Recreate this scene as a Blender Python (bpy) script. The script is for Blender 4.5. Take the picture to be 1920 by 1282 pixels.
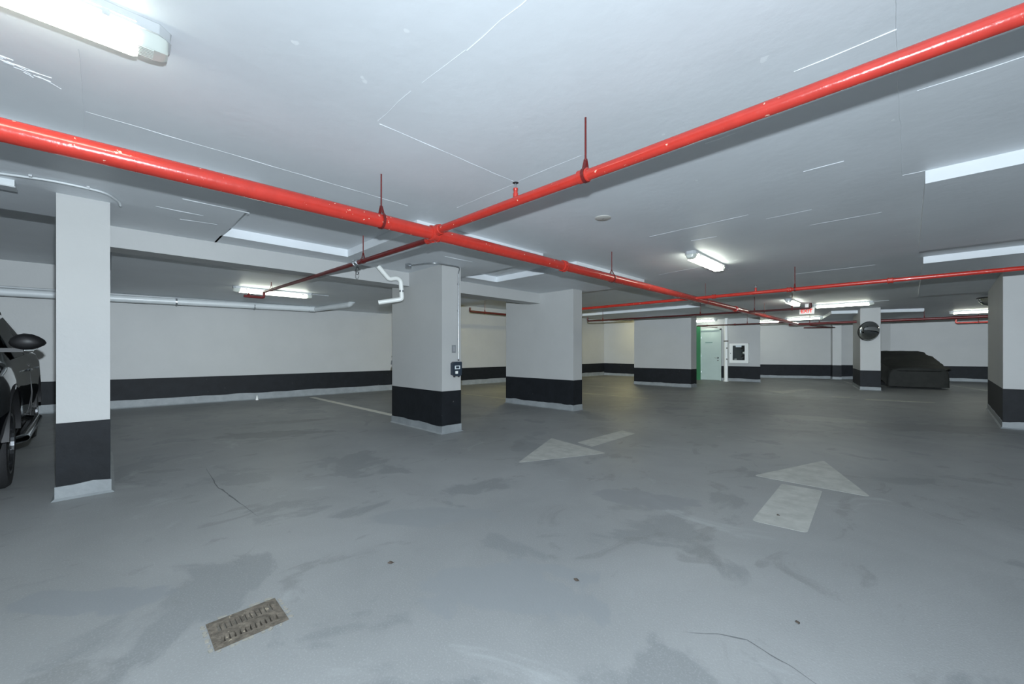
import bpy, bmesh, math, random
from mathutils import Vector, Matrix, noise as mnoise
random.seed(4)
R = math.radians
sc = bpy.context.scene
for o in list(bpy.data.objects): bpy.data.objects.remove(o)

# ------------------------------------------------------------------ camera, world, flash, exposure
cam_d = bpy.data.cameras.new('camera'); cam = bpy.data.objects.new('camera', cam_d)
sc.collection.objects.link(cam); sc.camera = cam
CAM_H = 1.25
YAW = math.atan(745 / 750)
cam.location = (0, 0, CAM_H); cam.rotation_euler = (R(90), 0, YAW)
cam_d.sensor_width = 36; cam_d.lens = 750 / 1920 * 36; cam_d.shift_y = 19 / 1920
cam_d.clip_start = 0.05; cam_d.clip_end = 100
w = bpy.data.worlds.new('world'); sc.world = w; w.use_nodes = True
w.node_tree.nodes['Background'].inputs[0].default_value = (0, 0, 0, 1)
w.node_tree.nodes['Background'].inputs[1].default_value = 0
sc.view_settings.view_transform = 'Standard'; sc.view_settings.look = 'None'
sc.view_settings.gamma = 1; sc.view_settings.use_curve_mapping = False
sc.view_settings.exposure = 0.0
# the photographer's flash, a hand above the lens
fl = bpy.data.lights.new('camera_flash', 'POINT'); fl.energy = 260; fl.shadow_soft_size = 0.022
fl.color = (0.80, 0.91, 1.0)
fl.use_nodes = True
_n = fl.node_tree.nodes; _l = fl.node_tree.links
_f = _n.new('ShaderNodeLightFalloff'); _f.inputs['Strength'].default_value = 0.43; _f.inputs['Smooth'].default_value = 0
_f2 = _n.new('ShaderNodeLightFalloff'); _f2.inputs['Strength'].default_value = 0.075
_ad = _n.new('ShaderNodeMath'); _ad.operation = 'ADD'
_l.new(_f.outputs['Linear'], _ad.inputs[0]); _l.new(_f2.outputs['Constant'], _ad.inputs[1])
_l.new(_ad.outputs[0], _n['Emission'].inputs['Strength'])
flo = bpy.data.objects.new('camera_flash', fl); sc.collection.objects.link(flo)
flo.location = (-0.02, 0.02, CAM_H + 0.27)
LAMP = 17.0

# ------------------------------------------------------------------ helpers
def link(o): sc.collection.objects.link(o); return o
def tag(o, label=None, cat=None, group=None, kind=None):
    if label: o['label'] = label
    if cat: o['category'] = cat
    if group: o['group'] = group
    if kind: o['kind'] = kind
    return o
def thing(name, loc, label, cat, group=None):
    o = bpy.data.objects.new(name, None); link(o); o.location = loc
    o.empty_display_size = 0.1
    return tag(o, label, cat, group)
def wloc(o):
    v = Vector((0, 0, 0))
    while o: v += o.location; o = o.parent
    return v
def obj(name, bm, mat, parent=None, bevel=0, smooth=40, kind=None, label=None):
    """bm is in world coordinates; parents are unrotated empties or meshes."""
    me = bpy.data.meshes.new(name)
    if bevel:
        es = [e for e in bm.edges if len(e.link_faces) == 2 and e.calc_face_angle(0) > R(25)]
        bmesh.ops.bevel(bm, geom=es, offset=bevel, segments=2, profile=.6, affect='EDGES', clamp_overlap=True)
    off = wloc(parent) if parent else Vector((0, 0, 0))
    if parent: bmesh.ops.translate(bm, verts=bm.verts, vec=-off)
    bmesh.ops.recalc_face_normals(bm, faces=bm.faces)
    bm.to_mesh(me); bm.free()
    for p in me.polygons: p.use_smooth = True
    me.set_sharp_from_angle(angle=R(smooth))
    me.materials.append(mat)
    o = bpy.data.objects.new(name, me); link(o)
    if parent: o.parent = parent
    if kind: o['kind'] = kind
    if label: o['label'] = label
    return o
def new(): return bmesh.new()
def multi(name, bm, mat, parent=None, **kw):
    """one object for every loose piece of bm"""
    bm.verts.index_update(); seen = set(); out = []
    for v0 in bm.verts:
        if v0.index in seen or not v0.is_valid: continue
        st = [v0]; isl = {v0}
        while st:
            v = st.pop()
            for e in v.link_edges:
                w_ = e.other_vert(v)
                if w_ not in isl: isl.add(w_); st.append(w_)
        seen |= {v.index for v in isl}
        nb = new(); mp = {v: nb.verts.new(v.co) for v in isl}
        for f in {f for v in isl for f in v.link_faces}: nb.faces.new([mp[v] for v in f.verts])
        out.append(obj(name, nb, mat, parent, **kw))
    bm.free(); return out
def prism(bm, pts, z0, z1):
    a = [bm.verts.new((x, y, z0)) for x, y in pts]; b = [bm.verts.new((x, y, z1)) for x, y in pts]
    n = len(pts)
    bm.faces.new(a[::-1]); bm.faces.new(b)
    for i in range(n): bm.faces.new((a[i], a[(i+1) % n], b[(i+1) % n], b[i]))
    return bm
def box(bm, x0, x1, y0, y1, z0, z1):
    return prism(bm, [(x0, y0), (x1, y0), (x1, y1), (x0, y1)], z0, z1)
def obox(bm, c, ux, uy, uz, hx, hy, hz):
    """oriented box: centre, axes, half sizes"""
    c = Vector(c); ux = Vector(ux).normalized()*hx; uy = Vector(uy).normalized()*hy; uz = Vector(uz).normalized()*hz
    v = [bm.verts.new(c + ux*i + uy*j + uz*k) for k in (-1, 1) for i, j in ((-1, -1), (1, -1), (1, 1), (-1, 1))]
    for f in ((3,2,1,0),(4,5,6,7),(0,1,5,4),(1,2,6,5),(2,3,7,6),(3,0,4,7)): bm.faces.new([v[i] for i in f])
    return bm
def tube(bm, pts, r, n=14, caps=True, radii=None):
    pts = [Vector(p) for p in pts]; rings = []
    d0 = (pts[1]-pts[0]).normalized()
    up = Vector((0, 0, 1)) if abs(d0.z) < .9 else Vector((1, 0, 0))
    u = d0.cross(up).normalized()
    for i, p in enumerate(pts):
        a = (p-pts[i-1]).normalized() if i else d0
        b = (pts[i+1]-p).normalized() if i < len(pts)-1 else a
        t = (a+b).normalized()
        u = (u - t*u.dot(t)).normalized(); v = t.cross(u)
        k = 1/max(.35, t.dot(a)); rr = radii[i] if radii else r
        m = (b-a)
        ring = []
        for j in range(n):
            an = 2*math.pi*j/n; q = u*math.cos(an)+v*math.sin(an)
            if m.length > 1e-4:
                mm = m.normalized(); q = q + mm*(q.dot(mm)*(k-1))
            ring.append(bm.verts.new(p+q*rr))
        rings.append(ring)
    for i in range(len(rings)-1):
        for j in range(n):
            bm.faces.new((rings[i][j], rings[i][(j+1) % n], rings[i+1][(j+1) % n], rings[i+1][j]))
    if caps: bm.faces.new(rings[0][::-1]); bm.faces.new(rings[-1])
    return bm
def arc(pts, rad, seg=5):
    """round the corners of a polyline"""
    pts = [Vector(p) for p in pts]; out = [pts[0]]
    for i in range(1, len(pts)-1):
        a = (pts[i-1]-pts[i]); b = (pts[i+1]-pts[i]); rr = min(rad, a.length*.45, b.length*.45)
        p, q = pts[i]+a.normalized()*rr, pts[i]+b.normalized()*rr
        for k in range(seg+1):
            t = k/seg; out.append(p*(1-t)**2 + pts[i]*2*t*(1-t) + q*t*t)
    return out+[pts[-1]]
def lathe(bm, c, axis, prof, n=24):
    """prof: (dist along axis, radius)"""
    ax = Vector(axis).normalized(); c = Vector(c)
    up = Vector((0, 0, 1)) if abs(ax.z) < .9 else Vector((1, 0, 0))
    u = ax.cross(up).normalized(); v = ax.cross(u)
    rings = [[bm.verts.new(c+ax*d+(u*math.cos(2*math.pi*j/n)+v*math.sin(2*math.pi*j/n))*r) for j in range(n)] for d, r in prof]
    for i in range(len(rings)-1):
        for j in range(n): bm.faces.new((rings[i][j], rings[i][(j+1) % n], rings[i+1][(j+1) % n], rings[i+1][j]))
    bm.faces.new(rings[0][::-1]); bm.faces.new(rings[-1])
    return bm
def grow(pts, d):
    c = Vector((sum(p[0] for p in pts)/len(pts), sum(p[1] for p in pts)/len(pts)))
    out = []; n = len(pts)
    for i in range(n):
        p = Vector(pts[i]); a = (p-Vector(pts[i-1])).normalized(); b = (Vector(pts[(i+1) % n])-p).normalized()
        na = Vector((a.y, -a.x)); nb = Vector((b.y, -b.x))
        if na.dot(p-c) < 0 and nb.dot(p-c) < 0: na, nb = -na, -nb
        m = (na+nb); m = m/max(.2, m.dot(na)); out.append(tuple(p+m*d))
    return out

# ------------------------------------------------------------------ materials
def mat(name, col, rough=.6, metal=0, var=0, scale=3, bump=0, bscale=40, spec=.5, coat=0, emit=None, es=0, var_col=None, spots=None):
    m = bpy.data.materials.new(name); m.use_nodes = True
    N = m.node_tree.nodes; L = m.node_tree.links; b = N['Principled BSDF']
    b.inputs['Base Color'].default_value = (*col, 1); b.inputs['Roughness'].default_value = rough
    b.inputs['Metallic'].default_value = metal; b.inputs['Specular IOR Level'].default_value = spec
    b.inputs['Coat Weight'].default_value = coat
    if emit: b.inputs['Emission Color'].default_value = (*emit, 1); b.inputs['Emission Strength'].default_value = es
    geo = N.new('ShaderNodeNewGeometry')
    out = None
    if var:
        t = N.new('ShaderNodeTexNoise'); t.inputs['Scale'].default_value = scale; t.inputs['Detail'].default_value = 6
        t.inputs['Roughness'].default_value = .6
        L.new(geo.outputs['Position'], t.inputs['Vector'])
        rp = N.new('ShaderNodeValToRGB'); c2 = var_col or tuple(c*(1-var) for c in col)
        rp.color_ramp.elements[0].position = .36; rp.color_ramp.elements[1].position = .66
        rp.color_ramp.elements[0].color = (*c2, 1); rp.color_ramp.elements[1].color = (*col, 1)
        L.new(t.outputs['Fac'], rp.inputs['Fac']); out = rp.outputs['Color']
    for s in (spots or []):      # (scale, threshold, colour, strength)
        t = N.new('ShaderNodeTexNoise'); t.inputs['Scale'].default_value = s[0]; t.inputs['Detail'].default_value = s[4] if len(s) > 4 else 3
        L.new(geo.outputs['Position'], t.inputs['Vector'])
        rp = N.new('ShaderNodeValToRGB'); rp.color_ramp.elements[0].position = s[1]; rp.color_ramp.elements[1].position = s[1]+(s[5] if len(s) > 5 else .02)
        rp.color_ramp.elements[0].color = (0, 0, 0, 1); rp.color_ramp.elements[1].color = (s[3], s[3], s[3], 1)
        L.new(t.outputs['Fac'], rp.inputs['Fac'])
        mx = N.new('ShaderNodeMix'); mx.data_type = 'RGBA'
        L.new(rp.outputs['Color'], mx.inputs['Factor'])
        if out: L.new(out, mx.inputs[6])
        else: mx.inputs[6].default_value = (*col, 1)
        mx.inputs[7].default_value = (*s[2], 1); out = mx.outputs[2]
    if out: L.new(out, b.inputs['Base Color'])
    if bump:
        t = N.new('ShaderNodeTexNoise'); t.inputs['Scale'].default_value = bscale; t.inputs['Detail'].default_value = 4
        L.new(geo.outputs['Position'], t.inputs['Vector'])
        bp = N.new('ShaderNodeBump'); bp.inputs['Strength'].default_value = bump; bp.inputs['Distance'].default_value = .01
        L.new(t.outputs['Fac'], bp.inputs['Height']); L.new(bp.outputs['Normal'], b.inputs['Normal'])
    return m
WHITE = mat('white_wall_paint', (.385, .39, .385), .55, var=.05, scale=1.5, bump=.12, bscale=25, spots=[(14, .73, (.35, .35, .33), .5)])
YELLOW = mat('cream_wall_paint', (.64, .65, .58), .6, var=.05, scale=1.5, bump=.1, bscale=25)
CEIL = mat('ceiling_paint', (.66, .69, .715), .5, var=.07, scale=1.1, bump=.18, bscale=14, spots=[(9, .735, (.80, .83, .84), .6)])
BLACK = mat('black_band_paint', (.010, .012, .015), .6, spec=.2, var=.3, scale=6, bump=.2, bscale=20, spots=[(16, .74, (.12, .12, .12), .5)])
SKIRT = mat('grey_floor_coating_upturn', (.24, .26, .27), .55, var=.2, scale=5, bump=.3, bscale=30)
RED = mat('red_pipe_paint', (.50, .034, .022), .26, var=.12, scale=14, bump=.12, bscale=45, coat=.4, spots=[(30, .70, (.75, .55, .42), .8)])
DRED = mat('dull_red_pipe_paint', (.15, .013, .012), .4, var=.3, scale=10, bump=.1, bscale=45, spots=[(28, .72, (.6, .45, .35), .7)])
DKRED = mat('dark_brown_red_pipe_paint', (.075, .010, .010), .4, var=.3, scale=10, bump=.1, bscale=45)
FIXT = mat('grey_fixture_plastic', (.42, .44, .45), .45)
DIFF = mat('lit_diffuser', (.9, .9, .88), .3, emit=(.95, 1.0, .86), es=LAMP)
WARM = mat('warm_diffuser', (.9, .9, .8), .3, emit=(1.0, .88, .40), es=LAMP*3.2)
ENDC = mat('clear_ribbed_end', (.40, .44, .42), .15, emit=(.93, 1, .9), es=.12, spec=.8)
GALV = mat('galvanised_steel', (.45, .47, .49), .32, metal=.85, var=.2, scale=30)
PIPEW = mat('grey_white_pipe_paint', (.58, .61, .62), .35, var=.06, scale=6, bump=.06, bscale=40)
DARKM = mat('dark_metal', (.05, .05, .055), .4, metal=.6)
RUST = mat('rusty_cast_iron', (.17, .145, .115), .75, metal=.1, var=.55, scale=26, bump=.7, bscale=70, spots=[(34, .66, (.42, .36, .27), .6)])
HOLE = mat('black_pit', (.004, .004, .004), .9)
LINE = mat('worn_white_road_paint', (.42, .425, .40), .6, var=.22, scale=8, spots=[(40, .70, (.22, .24, .25), .6)])
LINEW = mat('bright_white_road_paint', (.66, .65, .60), .6, var=.15, scale=8)
LINEY = mat('worn_yellowish_road_paint', (.42, .42, .36), .6, var=.3, scale=8)
NAVY = mat('dark_navy_plastic', (.018, .028, .042), .45)
LABEL = mat('label_grey', (.55, .6, .62), .5)
PLATE = mat('plate_grey', (.17, .18, .19), .5)
DOORM = mat('pale_green_grey_door_paint', (.42, .50, .46), .4, var=.05, scale=3)
GREEN = mat('green_frame_paint', (.03, .17, .07), .45)
SIGNW = mat('sign_white', (.6, .6, .58), .5, emit=(1, .95, .92), es=.25)
SIGNR = mat('sign_red_letters', (.8, .05, .05), .5, emit=(1, .06, .05), es=.7)
MIRR = mat('convex_mirror_face', (.62, .64, .63), .03, metal=1)
GLASSD = mat('dark_glass', (.012, .014, .016), .04, spec=.9, coat=.5)
CARP = mat('black_car_paint', (.006, .007, .009), .10, spec=.6, coat=1)
PLAST = mat('black_trim_plastic', (.012, .012, .013), .5)
TYRE = mat('tyre_rubber', (.014, .014, .015), .75, bump=.3, bscale=60)
RIM = mat('dark_alloy', (.05, .052, .055), .3, metal=.8)
CHROME = mat('chrome', (.6, .62, .64), .12, metal=1)
COVER = mat('dark_charcoal_cover_cloth', (.022, .023, .020), .75, var=.3, scale=5, bump=.5, bscale=9, spec=.3)
HOSE = mat('hose_dark', (.06, .05, .05), .6)
WHP = mat('white_enamel', (.72, .73, .70), .35)
LEAF = mat('dry_leaf_brown', (.06, .045, .035), .7)
PAPER = mat('white_paper', (.8, .8, .78), .6)
LIGHTG = mat('lamp_lens', (.3, .31, .32), .1, spec=.8)

def floor_mat():
    m = bpy.data.materials.new('sealed_concrete_floor'); m.use_nodes = True
    N = m.node_tree.nodes; L = m.node_tree.links; b = N['Principled BSDF']
    geo = N.new('ShaderNodeNewGeometry')
    def nz(scale, detail, dist=0, sx=1, sy=1, rough=.6):
        t = N.new('ShaderNodeTexNoise'); t.inputs['Scale'].default_value = scale; t.inputs['Detail'].default_value = detail
        t.inputs['Distortion'].default_value = dist; t.inputs['Roughness'].default_value = rough
        mp = N.new('ShaderNodeMapping'); mp.inputs['Scale'].default_value = (sx, sy, 1); mp.inputs['Location'].default_value = (scale*3.1, detail*1.7, 0)
        L.new(geo.outputs['Position'], mp.inputs['Vector']); L.new(mp.outputs['Vector'], t.inputs['Vector']); return t.outputs['Fac']
    def ramp(f, a, b_, ca, cb):
        r = N.new('ShaderNodeValToRGB'); r.color_ramp.elements[0].position = a; r.color_ramp.elements[1].position = b_
        r.color_ramp.elements[0].color = (*ca, 1); r.color_ramp.elements[1].color = (*cb, 1); L.new(f, r.inputs['Fac']); return r.outputs['Color']
    def mix(f, a, b_):
        x = N.new('ShaderNodeMix'); x.data_type = 'RGBA'; L.new(f, x.inputs['Factor']); L.new(a, x.inputs[6])
        if isinstance(b_, tuple): x.inputs[7].default_value = (*b_, 1)
        else: L.new(b_, x.inputs[7])
        return x.outputs[2]
    base = ramp(nz(.55, 5, .6), .35, .68, (.205, .213, .215), (.262, .270, .272))
    g = lambda v: (v, v, v)
    base = mix(ramp(nz(1.1, 6, .5), .56, .60, g(0), g(.7)), base, (.165, .175, .18))        # damp-looking sealer patches
    base = mix(ramp(nz(3.2, 8, .8, 1, .55), .60, .66, g(0), g(.5)), base, (.15, .155, .155))    # tyre dirt
    base = mix(ramp(nz(1.7, 9, 1.2, .7, 1), .63, .72, g(0), g(.5)), base, (.33, .345, .35))    # rubbed-off light scuffs
    base = mix(ramp(nz(120, 3), .52, .72, g(0), g(.38)), base, (.36, .375, .38))             # aggregate speckle
    # individual stains: (x, y, rx, ry, rot, colour, strength)
    def blob(base, x, y, rx, ry, rot, col, st):
        mp = N.new('ShaderNodeMapping'); mp.vector_type = 'TEXTURE'; mp.inputs['Location'].default_value = (x, y, 0)
        mp.inputs['Rotation'].default_value = (0, 0, R(rot)); mp.inputs['Scale'].default_value = (rx, ry, 1)
        L.new(geo.outputs['Position'], mp.inputs['Vector'])
        ln = N.new('ShaderNodeVectorMath'); ln.operation = 'LENGTH'; L.new(mp.outputs['Vector'], ln.inputs[0])
        ad = N.new('ShaderNodeMath'); ad.operation = 'MULTIPLY_ADD'; L.new(WOB, ad.inputs[0]); ad.inputs[1].default_value = 2.2
        L.new(ln.outputs['Value'], ad.inputs[2])
        mr = N.new('ShaderNodeMapRange'); L.new(ad.outputs[0], mr.inputs['Value'])
        mr.inputs['From Min'].default_value = 2.05; mr.inputs['From Max'].default_value = 1.9; mr.inputs['To Max'].default_value = st
        return mix(mr.outputs['Result'], base, col)
    WOB = nz(2.6, 7, .6)
    for q in [(-6.9, 1.7, .9, .28, 60, (.13, .14, .14), .55), (-7.9, 2.3, .7, .2, 70, (.14, .15, .145), .5), (-1.5, 1.5, .50, .30, 30, (.20, .213, .222), .75),
              (-1.62, 3.2, .42, .22, 20, (.19, .20, .21), .75), (-1.2, 9.4, .9, .35, 10, (.38, .39, .36), .4), (.4, 9.6, 1.2, .5, 30, (.15, .155, .15), .5),
              (-2.9, -.05, .4, .14, 50, (.18, .195, .21), .6), (-5.6, .35, .25, .08, 60, (.16, .17, .17), .5), (-2.9, 13.0, 1.5, .7, 0, (.16, .165, .155), .5), (-2.6, 1.7, .5, .18, 50, (.205, .218, .225), .7)]:
        base = blob(base, *q)
    L.new(base, b.inputs['Base Color'])
    rr = N.new('ShaderNodeMapRange'); L.new(nz(1.1, 6, .5), rr.inputs['Value'])
    rr.inputs['To Min'].default_value = .62; rr.inputs['To Max'].default_value = .36; L.new(rr.outputs['Result'], b.inputs['Roughness'])
    b.inputs['Specular IOR Level'].default_value = .4
    bp = N.new('ShaderNodeBump'); bp.inputs['Strength'].default_value = .25; bp.inputs['Distance'].default_value = .004
    L.new(nz(90, 3), bp.inputs['Height']); L.new(bp.outputs['Normal'], b.inputs['Normal'])
    return m
FLOOR = floor_mat()

# ------------------------------------------------------------------ shell
DR = (-2.31, .31)   # floor drain opening
def floor():
    bm = new()
    x0, x1, y0, y1 = -2.283, -2.062, .315, .588
    X0, X1, Y0, Y1 = -14, 8, -7, 28
    for a in ((X0, x0, Y0, Y1), (x1, X1, Y0, Y1), (x0, x1, Y0, y0), (x0, x1, y1, Y1)): box(bm, a[0], a[1], a[2], a[3], -.2, 0)
    return bm
obj('floor', floor(), FLOOR, kind='structure')
CH = 2.69
def slab(boxes):
    bm = new()
    for b in boxes: box(bm, *b)
    return bm
ceiling = obj('ceiling', slab([(-6.0, 8, -7, 28, CH, 3.3), (-8.0, -6.0, 8.5, 20, CH, 3.3), (-14, -6.3, .02, 6.4, 2.5, 3.3), (-14, -6.3, -7, .02, 3.04, 3.3),
              (-6.3, -6.0, -7, 8.5, CH, 3.3), (-14, -6.3, 6.4, 8.5, 3.02, 3.3), (-14, -8.0, 8.5, 28, 3.02, 3.3), (-8.0, -6.0, 20, 28, CH, 3.3)]), CEIL, kind='structure')
BZ = 2.365
obj('ceiling_beam', slab([(-6.32, -6.0, -.05, 6.93, BZ, CH+.02)]), WHITE, bevel=.008, kind='structure')
DZ = 2.588
def panel(boxes, bev=.006):
    return obj('ceiling_drop_panel', slab([(a, b, c, d, DZ, CH+.03) for a, b, c, d in boxes]), CEIL, bevel=bev, kind='structure')
panel([(-6.0, -3.98, -3.0, .92)])
panel([(-6.0, -3.80, 2.36, 4.47)])
panel([(-6.0, -3.74, 5.22, 7.5)])
panel([(-6.0, -5.6, .9, 2.36)]); panel([(-6.0, -5.6, 4.45, 5.22)])
panel([(-8.6, -4.25, 12.35, 15.6)])
panel([(.09, 3.4, 4.57, 7.6)])
panel([(.15, 3.6, 8.68, 13.75)])
bm = new(); prism(bm, [(-1.94, 17.85), (.35, 18.9), (-.75, 21.7), (-2.72, 21.3)], DZ, CH+.03)
obj('ceiling_drop_panel', bm, CEIL, bevel=.006, kind='structure')

# formwork seams: thin ridges standing under the slab
def ridge(p, q, wd=.006, h=.005, z=CH):
    bm = new(); p = Vector((*p, z)); q = Vector((*q, z)); d = (q-p).normalized(); s = Vector((-d.y, d.x, 0))
    n = max(2, int((q-p).length/.12)); prev = None
    for i in range(n+1):
        c = p.lerp(q, i/n) + s*random.uniform(-.004, .004); k = random.uniform(.4, 1.2)
        cur = [bm.verts.new(c+s*wd*k), bm.verts.new(c-Vector((0, 0, h*k))), bm.verts.new(c-s*wd*k)]
        if prev:
            for a, b in ((0, 1), (1, 2)): bm.faces.new((prev[a], prev[b], cur[b], cur[a]))
        prev = cur
    return obj('formwork_seam', bm, CEIL, ceiling)
for p, q, s in [((-3.5, -.1), (-3.5, 2.07), .8), ((-2.8, -.1), (-4.2, -.12), .7), ((-2.35, 1.18), (-1.95, 1.17), .8), ((-1.85, 1.18), (-1.5, 1.2), .5), ((-1.5, 1.2), (-1.02, 1.2), .85),
                ((-2.37, 1.2), (-2.37, 2.44), 1), ((-2.36, 2.43), (-1.7, 2.43), .5), ((-2.4, 2.44), (-3.2, 2.44), .5), ((-.42, 2.48), (-.04, 2.47), 1.4), ((-.04, 1.8), (-.04, 4.55), .8),
                ((-.04, 4.55), (.09, 4.56), 1), ((.03, 3.14), (.7, 3.14), 1), ((-1.1, 5.0), (-.7, 5.0), .6), ((-.8, 5.6), (-.2, 5.6), .7), ((-2.3, 4.75), (-1.2, 4.72), .8),
                ((-2.0, 5.3), (-1.7, 5.32), 1), ((-.6, 3.9), (-.35, 3.9), 1), ((-1.0, 2.9), (-.8, 2.9), 1), ((-3.3, 7.2), (-1.9, 6.9), .9), ((-1.5, 8.9), (-.4, 8.9), .8)]:
    ridge(p, q, .0026*s, .0034*s)
for k in range(14):     # trowel scribble left in the soffit
    u = k/14; a = 1.9+random.uniform(-.5, .5); l = random.uniform(.03, .09)
    px_, py_ = -3.10-.17*u+random.uniform(-.03, .03), -.45+.22*u
    ridge((px_, py_), (px_+l*math.cos(a), py_+l*math.sin(a)), .003, .0035)
for (x, y, l, a) in [(-4.5, .45, .5, 90), (-4.9, .3, .35, 92), (-5.2, .5, .3, 80), (-4.6, 3.3, .5, 90)]:
    d = Vector((math.cos(R(a)), math.sin(R(a))))*l
    ridge((x, y), (x+d.x, y+d.y), z=DZ)

# walls: painted panel, black band and the grey floor coating turned up at its foot
BAND0, BAND1 = .13, .65
def wall(name, pts, z1, side, mt=WHITE, t=.25, band=True, b0=BAND0, trim='trim_1'):
    """pts: polyline of the visible face; side=+1/-1: on which side the wall body lies"""
    P = [Vector(p) for p in pts]
    def off(d):
        out = []
        for i, p in enumerate(P):
            a = (p-P[i-1]).normalized() if i else (P[1]-p).normalized()
            b = (P[i+1]-p).normalized() if i < len(P)-1 else a
            na = Vector((-a.y, a.x))*side; nb = Vector((-b.y, b.x))*side
            m = na+nb; m = m/max(.3, m.dot(na)); out.append(p+m*d)
        return out
    o = obj(name, prism(new(), [tuple(p) for p in P]+[tuple(p) for p in off(t)[::-1]], 0, z1), mt, kind='structure')
    if band:
        s = name.replace('wall_', '')
        obj('baseboard_'+s, prism(new(), [tuple(p) for p in off(-.004)]+[tuple(p) for p in P[::-1]], b0-.03, BAND1), BLACK, kind='structure')
        bm = new(); F = off(-.03); M = off(-.009); prev = None
        for i in range(len(P)-1):
            n = max(2, int((P[i+1]-P[i]).length/.15))
            for k in range(n+1):
                t_ = k/n; f = F[i].lerp(F[i+1], t_); m_ = M[i].lerp(M[i+1], t_); q = P[i].lerp(P[i+1], t_)
                h = b0 + .018*mnoise.noise(Vector((f.x*3, f.y*3, 0)))
                cur = [bm.verts.new((f.x, f.y, .001)), bm.verts.new((m_.x, m_.y, .025)), bm.verts.new((m_.x, m_.y, h)), bm.verts.new((q.x, q.y, h+.003))]
                if prev:
                    for j in range(3): bm.faces.new((prev[j], prev[j+1], cur[j+1], cur[j]))
                prev = cur
        obj('trim_'+s, bm, SKIRT, kind='structure')
    return o
wall('wall_left', [(-12.75, -7), (-12.22, 3), (-11.95, 12), (-11.8, 19.0)], 3.2, 1, b0=.18)
wall('wall_back_left', [(-11.8, 19.0), (-7.45, 19.0)], 3.2, 1)
wall('wall_door', [(-7.3, 18.9), (-6.74, 18.9)], 3.2, 1, band=False)
wall('wall_door_right', [(-5.84, 18.9), (-4.36, 18.9), (-4.55, 19.25)], CH+.1, 1, t=.2)
wall('wall_far', [(-5.9, 22.17), (-2.19, 23.9), (-.6, 24.6)], CH+.1, 1)
wall('wall_back_right', [(-1.04, 25.25), (1.16, 25.5), (7.5, 26.2)], CH+.1, 1)
wall('wall_right', [(7.2, 26.5), (7.2, -6.5)], CH+.1, 1)
wall('wall_front', [(7.3, -5.5), (-13, -5.5)], 3.2, 1)
# lintel above the door
obj('wall_above_door', slab([(-6.74, -5.84, 18.9, 19.1, 2.27, CH+.1)]), WHITE, kind='structure')

# ------------------------------------------------------------------ columns
def column(foot, z1, label, group=None, b0=.12, bev=.018):
    cx = sum(p[0] for p in foot)/len(foot); cy = sum(p[1] for p in foot)/len(foot)
    t = thing('concrete_column', (cx, cy, 0), label, 'column', group)
    obj('shaft', prism(new(), foot, 0, z1), WHITE, t, bevel=bev)
    obj('painted_band', prism(new(), grow(foot, .003), b0-.02, BAND1), BLACK, t, bevel=bev, label='black painted band')
    bm = new(); n = len(foot); o1 = grow(foot, .03); o2 = grow(foot, .009)
    ring = []
    for i in range(n):
        k_ = max(2, int((Vector(foot[(i+1) % n])-Vector(foot[i])).length/.08))
        for k in range(k_):
            t_ = k/k_
            a = Vector(o1[i]).lerp(Vector(o1[(i+1) % n]), t_); b = Vector(o2[i]).lerp(Vector(o2[(i+1) % n]), t_); c = Vector(foot[i]).lerp(Vector(foot[(i+1) % n]), t_)
            h = b0 + .02*mnoise.noise(Vector((a.x*5, a.y*5, 1)))
            ring.append([bm.verts.new((a.x, a.y, .001)), bm.verts.new((b.x, b.y, .02)), bm.verts.new((b.x, b.y, h)), bm.verts.new((c.x, c.y, h+.003))])
    for i in range(len(ring)):
        p, q = ring[i], ring[(i+1) % len(ring)]
        for j in range(3): bm.faces.new((p[j], p[j+1], q[j+1], q[j]))
    obj('base_upturn', bm, SKIRT, t, label='grey coating turned up from the floor')
    return t
rect = lambda x0, x1, y0, y1: [(x0, y0), (x1, y0), (x1, y1), (x0, y1)]
column(rect(-7.0, -5.08, -.315, .005), DZ+.01, 'nearest white column with black foot, standing beside the black car', bev=.034)
column(rect(-6.57, -5.05, 3.57, 3.93), DZ+.01, 'white column with a steel conduit and navy gas detector on its narrow face')
column(rect(-7.09, -5.05, 6.93, 7.24), DZ+.01, 'broad bare white column behind the one with the gas detector')
column(rect(-7.6, -5.44, 14.4, 14.9), DZ+.01, 'wide white column standing just left of the green framed door')
column([(1.09, 10.33), (1.75, 10.33), (1.95, 13.65), (1.23, 13.65)], DZ+.01, 'white column at the right edge of the photo, hiding a dark dome mirror')
ux, uy = Vector((.988, .156)), Vector((-.156, .988))
c0 = Vector((-1.15, 17.46)); c1 = c0+ux*.50
column([tuple(c0), tuple(c1), tuple(c1+uy*2.3), tuple(c0+uy*2.3)], CH, 'white column carrying a round convex mirror, beside the covered car')
column([(-2.50, 23.38), (-2.19, 23.43), (-2.27, 23.85), (-2.6, 23.70)], 2.5, 'slim white pilaster against the far wall, left of the convex mirror')

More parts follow.
